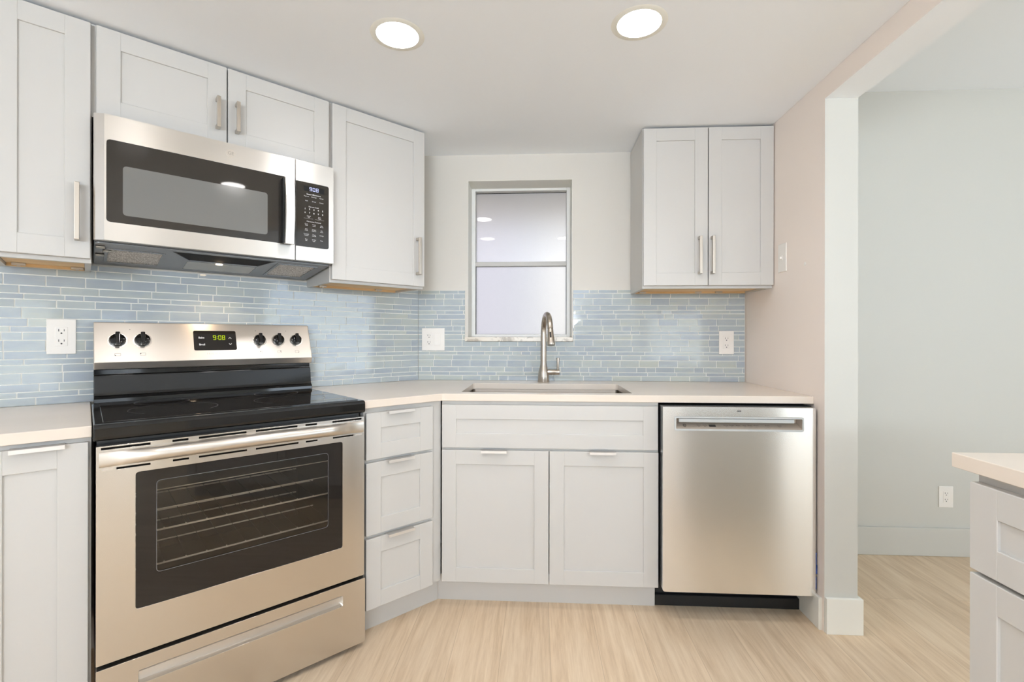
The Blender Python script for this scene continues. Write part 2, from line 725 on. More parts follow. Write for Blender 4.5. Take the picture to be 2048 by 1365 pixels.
def digits(bm, s, u, v, w, h, t, gap, mtx, dep=.0004):
    """seven-segment figures"""
    for ch in s:
        if ch == ':':
            for vv in (.3, .7):
                plate(bm, rrect(u, u + t, v + h * vv - t / 2, v + h * vv + t / 2, 0), [], mtx, dep)
            u += t + gap
            continue
        e = t * .25
        for sg in SEG[ch]:
            r = {'a': (u + e, u + w - e, v + h - t, v + h), 'd': (u + e, u + w - e, v, v + t), 'g': (u + e, u + w - e, v + h / 2 - t / 2, v + h / 2 + t / 2),
                 'f': (u, u + t, v + h / 2 + e, v + h - e), 'b': (u + w - t, u + w, v + h / 2 + e, v + h - e),
                 'e': (u, u + t, v + e, v + h / 2 - e), 'c': (u + w - t, u + w, v + e, v + h / 2 - e)}[sg]
            plate(bm, rrect(*r, 0), [], mtx, dep)
        u += w + gap
    return bm


def shaker(bm, x0, x1, z0, z1, yf, th=.02, st=.061, rec=.0065, rail=None):
    """five-piece front: two stiles, two rails and a recessed panel"""
    rl = rail or st
    b = .0012
    yb = yf + th
    box(bm, x0, x0 + st, yf, yb, z0, z1, b, 1)
    box(bm, x1 - st, x1, yf, yb, z0, z1, b, 1)
    box(bm, x0 + st - .001, x1 - st + .001, yf + .0002, yb, z1 - rl, z1, b, 1)
    box(bm, x0 + st - .001, x1 - st + .001, yf + .0002, yb, z0, z0 + rl, b, 1)
    box(bm, x0 + st - .002, x1 - st + .002, yf + rec, yb - .002, z0 + rl - .002, z1 - rl + .002)
    return bm


def bar_pull(bm, x, z0, z1, yf, w=.0125, stand=.030):
    """square bar handle on two posts, upright"""
    box(bm, x - w / 2, x + w / 2, yf - stand - .004, yf - stand + .007, z0, z1, .0015, 2)
    for zz in (z0, z1 - .0125):
        box(bm, x - w / 2, x + w / 2, yf - stand + .002, yf + .0005, zz, zz + .0125, .001, 1)
    return bm


def edge_pull(bm, x0, x1, ztop, yf):
    """thin metal lip hooked over the top edge of a front"""
    prof = [(yf + .016, ztop + .0003), (yf + .016, ztop + .0019), (yf - .0185, ztop + .0019), (yf - .0185, ztop - .0085), (yf - .0168, ztop - .0085), (yf - .0168, ztop + .0003)]
    prism(bm, prof, x0, x1)
    return bm


# ------------------------------------------------------------------ measured layout
W = 1.7933          # kitchen face of the partition
XW2 = 1.9187        # its other face
YE = -.717          # its end
ZCEIL = 2.1722
ZFAR = 2.467
ZHEAD = 2.090
ZC, ZCB = .914, .884  # worktop top and underside
DC = .6455          # worktop depth
DD = .639           # base fronts
DU = .310           # wall cabinet fronts on the diagonal wall
DB = .321           # wall cabinet fronts on the window wall
ZT = 2.160
ZB = 1.3905

# ------------------------------------------------------------------ setting
bm = NB()
box(bm, -3, 5.3, -6.5, .3, -.06, 0)
struct('floor', bm, M['floor'])

bm = NB()
plate(bm, [(-.15, 0), (1.85, 0), (1.85, 2.62), (-.15, 2.62)], [[(.281, 1.130), (.861, 1.130), (.861, 2.028), (.281, 2.028)]], front(0), .24)
struct('wall_back', bm, M['kwall'])
bm = NB()
box(bm, 1.85, 5.3, 0, .24, 0, 2.62)
struct('wall_next', bm, M['wall'])

bm = NB()
box(bm, -2.75, .0, 0, .16, 0, 2.3)
struct('wall_left', bm, M['kwall'], 'L')

bm = NB()
prof = [(-.0005, 0), (-.0005, 2.62), (-6.4, 2.62), (-6.4, ZHEAD), (YE, ZHEAD), (YE, 0)]
prism(bm, prof, W, XW2)
o = struct('wall_right', bm, [M['wall'], M['rwall'], M['ceiling']])
for p in o.data.polygons:
    if p.normal.x < -.9:
        p.material_index = 1  # kitchen face: warm light carried by its colour
    elif p.normal.z < -.9 and p.center.z > 1:
        p.material_index = 2  # soffit takes the paler ceiling colour to lift its shade

bm = NB()
box(bm, -2.2, -1.94, -6.4, -1.80, 0, 2.3)
struct('wall_side', bm, M['ceiling'])

bm = NB()
plate(bm, [(-2.2, 0), (5.3, 0), (5.3, 2.62), (-2.2, 2.62)],
      [rrect(.1, 1.3, 1.1, 2.1, 0), rrect(2.7, 3.65, .3, 1.6, 0), rrect(4.25, 4.95, .3, 2.0, 0)], front(-6.2), -.18)
struct('wall_front', bm, M['ceiling'])

bm = NB()
plate(bm, [(-6.4, 0), (.1, 0), (.1, 2.62), (-6.4, 2.62)], [rrect(-3.9, -2.1, .6, 2.1, 0)],
      Matrix(((0, 0, 1, 5.2), (1, 0, 0, 0), (0, 1, 0, 0), (0, 0, 0, 1))), -.15)
struct('wall_far', bm, M['wall'])

bm = NB()
box(bm, -2.75, W - .0005, -6.4, .25, ZCEIL, 2.6)
box(bm, XW2 + .0005, 5.3, -6.4, .05, ZFAR, 2.6)
struct('ceiling', bm, M['ceiling'])

# windows behind the camera
for i, (x0, x1, z0, z1) in enumerate(((.1, 1.3, 1.1, 2.1), (2.7, 3.65, .3, 1.6), (4.25, 4.95, .3, 2.0))):
    t = Thing('window_%d' % (i + 2), '', '', 'B', ((x0 + x1) / 2, -6.28, z0), kind='structure')
    bm = NB()
    xm = (x0 + x1) / 2
    plate(bm, rrect(x0, x1, z0, z1, 0), [rrect(x0 + .05, xm - .025, z0 + .05, z1 - .05, 0), rrect(xm + .025, x1 - .05, z0 + .05, z1 - .05, 0)], front(-6.27), -.05)
    t.part('window_frame', bm, M['trim'])
    bm = NB()
    box(bm, x0 + .05, x1 - .05, -6.25, -6.246, z0 + .05, z1 - .05)
    t.part('pane', bm, M['pane'])

# baseboards
bm = NB()
box(bm, XW2 + .014, 5.19, -.014, 0, 0, .148, .002, 1)
struct('baseboard_back', bm, M['wall'])
bm = NB()
box(bm, W - .0135, W, -.704, -.50, 0, .128, .002, 1)
struct('baseboard_right', bm, M['trim'])
bm = NB()
hb = .1386
box(bm, W + .0015, XW2 + .014, YE - .014, YE, 0, hb)
box(bm, XW2, XW2 + .014, YE, -.014, 0, hb)
struct('baseboard_column', bm, M['trim'], bevel=.0015)

# ---- kitchen window in the back wall
t = Thing('window_1', '', '', 'B', (.571, .15, 1.157), kind='structure')
x0, x1, z0, z1 = .282, .860, 1.157, 2.027
bm = NB()
yf = .14
for r in ((x0, x0 + .0225, z0, z1), (x1 - .0215, x1, z0, z1), (x0 + .0225, x1 - .0215, z1 - .015, z1), (x0 + .0225, x1 - .0215, z0, z0 + .014)):
    box(bm, r[0], r[1], yf, yf + .07, r[2], r[3], .0015, 1)
fr = t.part('window_frame', bm, M['aluminium'])
bm = NB()
box(bm, x0 + .0225, x1 - .0215, yf + .008, yf + .05, 1.5715, 1.598, .002, 1)
t.part('meeting_rail', bm, M['rail'], fr)
bm = NB()
box(bm, x0 + .0215, x1 - .0205, .188, .192, 1.59, z1 - .012)
t.part('pane', bm, M['frosted'])
bm = NB()
box(bm, x0 + .0215, x1 - .0205, .168, .172, z0 + .012, 1.58)
t.part('pane', bm, M['frosted2'])
bm = NB()
for xx in (x0 + .0225, x1 - .0245):
    box(bm, xx, xx + .003, .164, .168, z0 + .014, 1.5715)
for a, b in ((1.598, z1 - .015),):
    box(bm, x0 + .0225, x1 - .0215, .182, .186, b - .003, b)
t.part('gasket', bm, M['gasket'], fr)
bm = NB()
box(bm, .2655, .8665, -.013, 0, 1.1305, 1.1555)
box(bm, .2815, .8605, -.001, .235, 1.1305, 1.1555)
t.part('window_sill', bm, M['marble'], bevel=.002)

bm = NB()
for r in ((.281, .2825, 1.157, 2.028), (.8595, .861, 1.157, 2.028), (.2825, .8595, 2.0265, 2.028)):
    box(bm, r[0], r[1], .0005, .139, r[2], r[3])
t.part('reveal', bm, M['trim'])

# ---- added backdrop outside the kitchen window, shapes the tones seen in its panes
bm = NB()
box(bm, -6, 8, .6, 9, -.5, -.3)
struct('ground', bm, M['concrete'])
bm = NB()
box(bm, -.6, 1.9, .26, 1.05, 2.04, 2.3)
struct('pane_shading_eave', bm, M['stucco'])  # unseen eave added to grey the upper pane
bm = NB()
box(bm, -4, .5, 2.1, 2.3, -.3, 3.2)
struct('pane_dimming_wall', bm, M['stucco2'])  # unseen wall added to darken the pane at left
bm = NB()
box(bm, .70, 3.2, 1.9, 1.95, -.3, 2.2)
struct('pane_brightening_wall', bm, M['concrete'])  # unseen pale wall added to whiten the lower pane at right

# ------------------------------------------------------------------ tile backsplashes
ROWS = [(.0246, 'm'), (.0160, 't'), (.0246, 'm'), (.0340, 'l')]


def backsplash(name, label, frame, xa, xb, z0, z1, holes, seed):
    rnd = random.Random(seed)
    g = .0036
    bm = NB()
    lay = bm.loops.layers.color.new('tint')
    yg, yt = -.0052, -.0080

    def spans(za, zb):
        s = [(xa, xb)]
        for hx0, hx1, hz0, hz1 in holes:
            if zb <= hz0 or za >= hz1:
                continue
            n = []
            for a, b in s:
                if hx1 <= a or hx0 >= b:
                    n.append((a, b))
                    continue
                if hx0 > a:
                    n.append((a, hx0))
                if hx1 < b:
                    n.append((hx1, b))
            s = n
        return s

    def face(pts, y0, y1, col):
        (ax, az), (bx, bz) = pts
        tw = [rnd.uniform(-.00018, .00018) for _ in range(4)]
        F = [bm.verts.new((x, y1 + d, z)) for (x, z), d in zip(((ax, az), (bx, az), (bx, bz), (ax, bz)), tw)]
        K = [bm.verts.new((x, y0, z)) for x, z in ((ax, az), (bx, az), (bx, bz), (ax, bz))]
        fs = [bm.faces.new(F)]
        for i in range(4):
            fs.append(bm.faces.new((F[i], K[i], K[(i + 1) % 4], F[(i + 1) % 4])))
        for f in fs:
            for l in f.loops:
                l[lay] = col
        return fs

    z, k = z0, 0
    while z < z1 - .004:
        h, kind = ROWS[k % 4]
        zt = min(z + h, z1)
        x = xa - rnd.uniform(.0, .14)
        if kind == 'l':
            x = xa - (.062 if (k // 4) % 2 else .018)
        while x < xb:
            L = .1035 if kind == 'l' else rnd.choice((.0505, .1035, .1035, .1565, .1565))
            tint = rnd.betavariate(1.7, 1.5) * .58
            if rnd.random() < .06:
                tint = .0
            col = (tint, rnd.random(), rnd.random(), 1)
            cuts = [z] + sorted(c for h in holes for c in h[2:] if z + .002 < c < zt - .002) + [zt]
            for za, zb in zip(cuts, cuts[1:]):
                for a, b in spans(za, zb):
                    p, q = max(a, x), min(b, x + L - g)
                    if q - p > .003:
                        face(((p, za), (q, zb)), yg + .002, yt, col)
            x += L
        z = zt + g
        k += 1
    # grout bed
    nf = len(bm.faces)
    zs = sorted({z0, z1} | {h[2] for h in holes} | {min(h[3], z1) for h in holes})
    for a, b in zip(zs, zs[1:]):
        if b - a < 1e-4:
            continue
        for p, q in spans(a, b):
            bx = NB()
            box(bx, p, q, yg, -.0003, a, b)
            vm = {}
            for v in bx.verts:
                vm[v] = bm.verts.new(v.co)
            for f in bx.faces:
                nfc = bm.faces.new([vm[v] for v in f.verts])
                nfc.material_index = 1
            bx.free()
    o = mesh_obj(name, bm, [M['tile'], M['grout']], -Vector(((xa + xb) / 2, 0, z0)))
    o.matrix_world = FRAMES[frame] @ Matrix.Translation(((xa + xb) / 2, 0, z0))
    o['label'] = label
    o['category'] = 'backsplash'
    return o


backsplash('tile_backsplash', 'blue grey glass mosaic backsplash behind the faucet, under the frosted window', 'B', .004, 1.7872, ZC + .001, 1.4145, [(.2655, .8665, 1.1295, 1.5)], 11)
backsplash('tile_backsplash', 'blue grey glass mosaic backsplash behind the stove, below the microwave', 'L', -1.64, -.004, ZC + .001, 1.4145, [], 5)

# ------------------------------------------------------------------ wall cabinets
YBK = -.0095       # cabinet backs clear the tiles


def wall_cabinet(label, frame, x0, x1, z0, z1, d, doors, handles, zdoor, clips, hz=(1.4565, 1.6355), dz1=ZT):
    t = Thing('wall_cabinet', label, 'cabinet', frame, ((x0 + x1) / 2, YBK, z0), group='white shaker wall cabinets')
    yb = -(d - .0205)
    bm = NB()
    for xx in (x0, x1 - .016):
        box(bm, xx, xx + .016, yb + .019, YBK, z0, z1)
    box(bm, x0 + .016, x1 - .016, YBK - .012, YBK, z0, z1)
    box(bm, x0 + .016, x1 - .016, yb + .019, YBK - .012, z1 - .012, z1)
    # face frame
    box(bm, x0, x0 + .038, yb, yb + .019, z0, z1)
    box(bm, x1 - .038, x1, yb, yb + .019, z0, z1)
    box(bm, x0 + .038, x1 - .038, yb, yb + .019, z0, z0 + .038)
    box(bm, x0 + .038, x1 - .038, yb, yb + .019, z1 - .038, z1)
    body = t.part('body', bm, M['cab'])
    if clips is not None:
        bm = NB()
        box(bm, x0 + .017, x1 - .017, yb + .0195, YBK - .0125, z0 + .010, z0 + .022)
        box(bm, x0 + .017, x1 - .017, YBK - .032, YBK - .0125, z0 + .001, z0 + .010)
        t.part('underside', bm, M['rawwood'], label='unpainted plywood underside')
        for cx, cy in clips:
            bm = NB()
            box(bm, cx - .017, cx + .017, cy - .006, cy + .006, z0 + .002, z0 + .0098, .001, 1)
            box(bm, cx - .004, cx + .004, cy - .004, cy + .004, z0 - .001, z0 + .003)
            t.part('mounting_clip', bm, M['nickel'])
    for (a, b), hx in zip(doors, handles):
        bm = NB()
        shaker(bm, a, b, zdoor, dz1, -d, .0195)
        dr = t.part('door', bm, M['cab'])
        if hx is not None:
            bm = NB()
            bar_pull(bm, hx, hz[0], hz[1], -d)
            t.part('handle', bm, M['nickel'], dr)
    return t


wall_cabinet('narrow white wall cabinet left of the microwave, at the left edge', 'L', -1.6076, -1.379, ZB, 2.1668, DU, [(-1.6055, -1.3815)], [-1.4135], 1.4035, [(-1.56, -.06), (-1.415, -.05)])
wall_cabinet('short white two-door cabinet directly above the microwave', 'L', -1.3788, -.6097, 1.8665, 2.1668, DU, [(-1.3675, -1.0005), (-.9965, -.6196)], [-1.031, -.9675], 1.8685, None, (1.9205, 2.033))
wall_cabinet('tall white wall cabinet right of the microwave, in the corner', 'L', -.6095, -.146, ZB, 2.1668, DU, [(-.605, -.149)], [-.1905], 1.4025, [(-.27, -.06), (-.55, -.05)])
wall_cabinet('white two-door wall cabinet above the dishwasher, against the right wall', 'B', 1.1785, 1.7915, ZB, 2.1668, DB, [(1.1805, 1.4835), (1.4875, 1.7895)], [1.4425, 1.5015], 1.4035, [(1.235, -.045), (1.53, -.04), (1.635, -.05)])

# ------------------------------------------------------------------ base cabinets
KR = .568


def base_box(t, x0, x1, d=DD, kick=(None, None), back=-.012, z1=.8825):
    yb = -(d - .0160)
    bm = NB()
    for xx in (x0, x1 - .016):
        box(bm, xx, xx + .016, yb + .019, back, .112, z1)
    box(bm, x0 + .016, x1 - .016, yb + .019, back, .112, .128)
    box(bm, x0 + .016, x1 - .016, back - .006, back, .128, z1)
    box(bm, x0, x0 + .036, yb, yb + .019, .112, z1)
    box(bm, x1 - .036, x1, yb, yb + .019, .112, z1)
    box(bm, x0 + .036, x1 - .036, yb, yb + .019, z1 - .036, z1)
    box(bm, x0 + .036, x1 - .036, yb, yb + .019, .112, .15)
    return t.part('body', bm, M['cab'])


# narrow base at the left edge
t = Thing('base_cabinet', 'narrow white base cabinet left of the stove, under the short worktop', 'cabinet', 'L', (-1.493, -.3, 0), group='white shaker base cabinets')
base_box(t, -1.6076, -1.3805)
bm = NB(); shaker(bm, -1.6055, -1.3865, .1137, .8705, -DD, .0150)
d_ = t.part('door', bm, M['cab'])
bm = NB(); edge_pull(bm, -1.5335, -1.432, .8705, -DD); t.part('edge_pull', bm, M['pull'], d_)
bm = NB(); box(bm, -1.6076, -1.3805, -KR, -KR + .015, .0, .112); t.part('toe_kick', bm, M['cab'])

# three drawers between range and corner
t = Thing('base_cabinet', 'white base cabinet of three stacked drawers right of the stove', 'cabinet', 'L', (-.43, -.3, 0), group='white shaker base cabinets')
xr = -(DD - .0160) * math.tan(PI / 8)
yb = -(DD - .0160)
bd = base_box(t, -.6065, -.2900)
for za in (.660, .372):
    bm = NB()
    box(bm, -.5705, -.3260, yb, yb + .019, za, za + .036)
    t.part('rail', bm, M['cab'], bd)
bm = NB(); box(bm, -.2900, xr - .0006, yb, yb + .019, .112, .8825)
t.part('filler', bm, M['cab'])
for za, zb in ((.6842, .8637), (.3965, .6725), (.1137, .3835)):
    bm = NB(); shaker(bm, -.6020, -.3070, za, zb, -DD, .0150)
    d_ = t.part('drawer', bm, M['cab'])
    bm = NB(); edge_pull(bm, -.5165, -.4030, zb, -DD); t.part('edge_pull', bm, M['pull'], d_)
bm = NB(); box(bm, -.6065, -KR * math.tan(PI / 8) - .0004, -KR, -KR + .015, 0, .112); t.part('toe_kick', bm, M['cab'])

# sink base
t = Thing('base_cabinet', 'wide white sink base cabinet with two doors under the faucet', 'cabinet', 'B', (.72, -.3, 0), group='white shaker base cabinets')
SX0, SX1 = .2640, 1.1755
yb = -(DD - .0160)
bm = NB()
for xx in (SX0, SX1 - .016):
    box(bm, xx, xx + .016, yb + .019, -.012, .112, .64)
    box(bm, xx, xx + .016, yb + .019, -.60, .64, .8825)
box(bm, SX0 + .016, SX1 - .016, yb + .019, -.012, .112, .128)
box(bm, SX0, SX0 + .036, yb, yb + .019, .112, .8825)
box(bm, SX1 - .036, SX1, yb, yb + .019, .112, .8825)
box(bm, SX0 + .036, SX1 - .036, yb, yb + .019, .845, .8825)
box(bm, SX0 + .036, SX1 - .036, yb, yb + .019, .66, .70)
box(bm, SX0 + .036, SX1 - .036, yb, yb + .019, .112, .15)
t.part('body', bm, M['cab'])
bm = NB(); shaker(bm, .2660, 1.1715, .6845, .8670, -DD, .0150)
t.part('false_front', bm, M['cab'])
for (a, b), (p, q) in zip(((.2660, .7190), (.7225, 1.1735)), ((.4352, .5435), (.8885, .9970))):
    bm = NB(); shaker(bm, a, b, .1137, .6745, -DD, .0150)
    d_ = t.part('door', bm, M['cab'])
    bm = NB(); edge_pull(bm, p, q, .6745, -DD); t.part('edge_pull', bm, M['pull'], d_)
bm = NB(); box(bm, KR * math.tan(PI / 8) + .0004, SX1, -KR, -KR + .015, 0, .112); t.part('toe_kick', bm, M['cab'])

# ------------------------------------------------------------------ worktops
SKX0, SKX1, SKY0, SKY1 = .338, 1.079, -.579, -.182


def Lw(x, y):
    v = FRAMES['L'] @ Vector((x, y, 0))
    return (v.x, v.y)


XRG = -.6145
i0 = DC * math.tan(PI / 8)
e = .0086
outer = [(e * math.tan(PI / 8), -e), Lw(XRG, -e), Lw(XRG, -DC), (i0, -DC), (W - .001, -DC), (W - .001, -e)]
bm = NB()
plate(bm, outer, [rrect(SKX0, SKX1, SKY0, SKY1, .012, 4)], flat(ZC), ZC - ZCB)
single('countertop', bm, M['quartz'], 'white quartz worktop running from the stove round to the right wall', 'countertop', 'B', (.9, -.32, ZCB), group='white quartz worktops', bevel=.002)
bm = NB()
box(bm, -1.66, -1.3795, -DC, -e, ZCB, ZC)
single('countertop', bm, M['quartz'], 'short white quartz worktop left of the stove', 'countertop', 'L', (-1.52, -.32, ZCB), group='white quartz worktops', bevel=.002)

# ------------------------------------------------------------------ sink and faucet
t = Thing('sink', 'brushed steel undermount sink sunk in the worktop below the window', 'sink', 'B', (.7085, -.38, .66))
bm = NB()
o_ = rrect(SKX0 - .022, SKX1 + .022, SKY0 - .016, SKY1 + .022, .03, 5)
i_ = rrect(SKX0 - .004, SKX1 + .004, SKY0 - .004, SKY1 + .004, .016, 5)
b_ = rrect(SKX0 + .006, SKX1 - .006, SKY0 + .006, SKY1 - .006, .02, 5)
b2 = rrect(SKX0 - .001, SKX1 + .001, SKY0 - .001, SKY1 + .001, .02, 5)
loft(bm, [[(x, y, z) for x, y in r] for r, z in ((b2, .664), (o_, .870), (o_, .8832), (i_, .8832), (i_, .70), (b_, .672))])
t.part('bowl', bm, M['bowl'], smooth=True)
bm = NB()
lathe(bm, [(.045, .671), (.045, .674), (.030, .674), (.028, .6715)], Matrix.Translation((.71, -.30, 0)), 28)
t.part('drain', bm, M['nickel'], smooth=True)

FX, FY = .703, -.099
t = Thing('faucet', 'brushed nickel gooseneck pull-down faucet behind the sink', 'faucet', 'B', (FX, FY, ZC))
bm = NB()
mt_ = Matrix.Translation((FX, FY, ZC + .0003))
lathe(bm, [(.0295, 0), (.0300, .003), (.0295, .03), (.0275, .05), (.0225, .072), (.0185, .087), (.0165, .098), (.016, .105)], mt_, 36)
t.part('base', bm, M['faucet'], smooth=True)
bm = NB()
pts = [(FX, FY, ZC + .100), (FX, FY, ZC + .16), (FX, FY, 1.14), (FX, FY, 1.178)]
ra_, ang = .083, math.radians(11)
dx_, dy_ = math.sin(ang), -math.cos(ang)
for i in range(1, 17):
    a = math.radians(168 * i / 16)
    q = ra_ * (1 - math.cos(a))
    pts.append((FX + dx_ * q, FY + dy_ * q, 1.178 + ra_ * math.sin(a) * 1.12))
tube(bm, pts, [.0158, .0158, .0152, .0150] + [.0146] * 16, 20)
nk = t.part('neck', bm, M['faucet'], smooth=True)
end = Vector(pts[-1])
dr = (Vector(pts[-1]) - Vector(pts[-2])).normalized()
bm = NB()
tube(bm, [end + dr * .0015, end + dr * .006, end + dr * .03, end + dr * .06, end + dr * .082, end + dr * .085], [.0142, .0146, .0155, .0178, .0196, .0185], 24)
hd = t.part('spray_head', bm, M['faucet'], smooth=True)
bm = NB()
pb = end + dr * .036
side = Vector((0, 0, 1)).cross(dr).normalized()
outw = dr.cross(side).normalized()
if outw.y > 0:
    outw = -outw
q = pb + outw * .0135 - side * .004
mm = Matrix((side, dr, outw)).transposed().to_4x4(); mm.translation = q
bmesh.ops.create_cube(bm, size=1, matrix=mm @ Matrix.Diagonal((.0075, .028, .008, 1)))
t.part('spray_button', bm, M['blackmatte'], hd, bevel=.001)
bm = NB()
mt2 = Matrix(((0, 0, 1, FX), (0, 1, 0, FY), (-1, 0, 0, ZC + .0545), (0, 0, 0, 1)))
lathe(bm, [(.0148, .018), (.0148, .062), (.0143, .0635), (.0148, .065), (.0148, .084), (.012, .0855)], mt2, 28)
hn = t.part('handle', bm, M['faucet'], smooth=True)
bm = NB()
lx = FX + .0755
tube(bm, [(lx, FY, ZC + .064), (lx + .001, FY, ZC + .09), (lx + .0015, FY, ZC + .125), (lx + .0015, FY, ZC + .131)], [.0058, .0060, .0078, .0066], 16)
t.part('lever', bm, M['faucet'], hn, smooth=True)

# ------------------------------------------------------------------ range
RX0, RX1 = -1.3735, -.6185
RF = -.6625
t = Thing('range', 'freestanding stainless steel stove with black glass cooktop and oven window', 'stove', 'L', ((RX0 + RX1) / 2, -.33, 0))
bm = NB()
bx0, bx1 = RX0 + .004, RX1 - .004
box(bm, bx0, bx0 + .02, -.618, -.03, .03, .8705)
box(bm, bx1 - .02, bx1, -.618, -.03, .03, .8705)
box(bm, bx0 + .02, bx1 - .02, -.05, -.03, .03, .8705)
box(bm, bx0 + .02, bx1 - .02, -.618, -.05, .03, .05)
box(bm, bx0 + .02, bx1 - .02, -.618, -.05, .84, .8705)
box(bm, bx0 + .02, bx1 - .02, -.618, -.598, .24, .29)
t.part('body', bm, M['gasket'])
# oven cavity and racks, seen through the window
bm = NB()
cx0, cx1, cz0, cz1 = -1.30, -.69, .36, .80
box(bm, cx0 - .01, cx0, -.60, -.12, cz0, cz1)
box(bm, cx1, cx1 + .01, -.60, -.12, cz0, cz1)
box(bm, cx0, cx1, -.13, -.12, cz0, cz1)
box(bm, cx0, cx1, -.60, -.13, cz0 - .01, cz0)
box(bm, cx0, cx1, -.60, -.13, cz1, cz1 + .01)
t.part('oven_cavity', bm, M['enamel'])
for zr in (.4715, .5735):
    bm = NB()
    tube(bm, [(cx0 + .012, -.575, zr), (cx1 - .012, -.575, zr)], .0030, 8)
    tube(bm, [(cx0 + .012, -.15, zr), (cx1 - .012, -.15, zr)], .0030, 8)
    tube(bm, [(cx0 + .012, -.36, zr - .004), (cx1 - .012, -.36, zr - .004)], .0026, 8)
    for k in range(11):
        xx = cx0 + .03 + k * (cx1 - cx0 - .06) / 10
        tube(bm, [(xx, -.5745, zr + .0022), (xx, -.5735, zr + .0048)], .0018, 6)
    rk_ = t.part('oven_rack', bm, M['rackwire'], smooth=True)
    bm = NB()
    for k in range(11):
        xx = cx0 + .03 + k * (cx1 - cx0 - .06) / 10
        tube(bm, [(xx, -.572, zr + .003), (xx, -.152, zr + .003)], .0010, 6)
    o = t.part('rack_wires', bm, M['gasket'], rk_, smooth=True)
    o['kind'] = 'stuff'
for zr in (.632, .690):
    bm = NB()
    tube(bm, [(cx0 + .004, -.56, zr), (cx1 - .004, -.56, zr)], .0015, 8)
    t.part('rack_guide', bm, M['rackwire'], smooth=True)  # thin rack-guide rods, added for the pale lines in the oven window
# cooktop
bm = NB()
prof = [(-.112, .8716), (-.112, .9160), (-.6500, .9176), (-.6570, .9165), (-.6620, .9125), (-.6640, .9060), (-.6640, .8830), (-.6625, .8765), (-.6580, .8725), (-.6500, .8716)]
prism(bm, prof, -1.3775, -.6160)
ck = t.part('cooktop', bm, M['black'], bevel=.004, seg=3)
bm = NB()
prof = [(-.118, .9150), (-.118, .9188), (-.634, .9200), (-.634, .9150)]
prism(bm, prof, -1.357, -.633)
gl = t.part('glass_top', bm, M['blackglass'], ck, bevel=.0012)
for cx, cy, r in ((-1.173, -.435, .122), (-.815, -.445, .122), (-1.185, -.215, .082), (-.800, -.215, .082)):
    bm = NB()
    zz = .9190 + (-cy - .118) * .0012 / .516
    tl = Matrix.Translation((cx, cy, zz + .0002)) @ Matrix.Rotation(.0012 / .516, 4, 'X')
    n_ = 64
    plate(bm, [(r * math.cos(2 * PI * i / n_), r * math.sin(2 * PI * i / n_)) for i in range(n_)], [[((r - .0018) * math.cos(2 * PI * i / n_), (r - .0018) * math.sin(2 * PI * i / n_)) for i in range(n_)]], tl, 0)
    t.part('burner_ring', bm, M['ringprint'], gl)
# black riser behind the glass
bm = NB()
prof = [(-.018, .9165), (-.018, 1.034), (-.074, 1.034), (-.074, 1.0155), (-.0835, 1.0135), (-.0845, 1.010), (-.0945, .950), (-.0975, .942), (-.106, .936), (-.1105, .930), (-.1115, .9165)]
prism(bm, prof, -1.3715, -.6185)
t.part('riser', bm, M['black'], bevel=.002)
# control panel
bm = NB()
prof = [(-.016, 1.0345), (-.016, 1.2075), (-.046, 1.2065), (-.1050, 1.0640), (-.1062, 1.0610), (-.0945, 1.0345)]
prism(bm, prof, -1.3715, -.6170)
cp = t.part('control_panel', bm, M['steel2'], bevel=.0025)
sl = Vector((0, .0590, .1425)).normalized()          # up the sloped face
nf = Vector((0, -sl.z, sl.y))
FM = Matrix(((1, 0, 0), (0, sl.y, sl.z), (0, nf.y, nf.z)))


def face(dw=0.0):
    """(u, v): u = x, v = height measured as z on the sloped face, w out of it"""
    m3 = Matrix(((1, 0, 0), (0, sl.y / sl.z, 1), (0, nf.y, nf.z))).transposed().to_4x4()
    m3.translation = Vector((0, -.1050 - 1.0640 * sl.y / sl.z, 0)) + nf * dw
    return m3


for kx in (-1.3052, -1.2323, -.8298, -.7539, -.6796):
    kz = 1.1395
    big = kx < -1
    rk = .0245 if big else .0232
    c = face(0.0004) @ Vector((kx, kz, 0))
    km = Matrix((Vector((1, 0, 0)), sl, nf)).transposed().to_4x4(); km.translation = c
    bm = NB()
    lathe(bm, [(rk, 0), (rk, .006), (rk * .92, .013), (rk * .55, .016)], km, 36)
    kb = t.part('knob', bm, M['black'], smooth=True)
    bm = NB()
    box(bm, -.0068, .0068, -rk * .98, rk * .98, .010, .030, .003, 3)
    bmesh.ops.transform(bm, matrix=km, verts=bm.verts)
    t.part('grip', bm, M['black'], kb)
    bm = NB()
    plate(bm, [((rk + .0045) * math.cos(2 * PI * i / 48), (rk + .0045) * math.sin(2 * PI * i / 48)) for i in range(48)], [[((rk + .001) * math.cos(2 * PI * i / 48), (rk + .001) * math.sin(2 * PI * i / 48)) for i in range(48)]], km, .0002)
    t.part('knob_bezel', bm, M['steel'], kb)
bm = NB()
plate(bm, rrect(-1.0705, -.9195, 1.0990, 1.1780, .006), [], face(.0012), .0012)
dp = t.part('display', bm, M['blackglass'], cp)
bm = NB()
digits(bm, '9:08', -1.003, 1.1405, .0105, .0185, .0024, .0030, face(.0018))
t.part('clock_digits', bm, M['digitgreen'], dp)
bm = NB()
fc = face(.0016)
text(bm, 'Bake', .0105, -1.0435, 1.1495, fc, bold=.0002)
t.part('legend', bm, M['legend'], dp)
bm = NB()
text(bm, 'Broil', .0105, -1.0425, 1.1215, fc, bold=.0002)
t.part('legend', bm, M['legend'], dp)
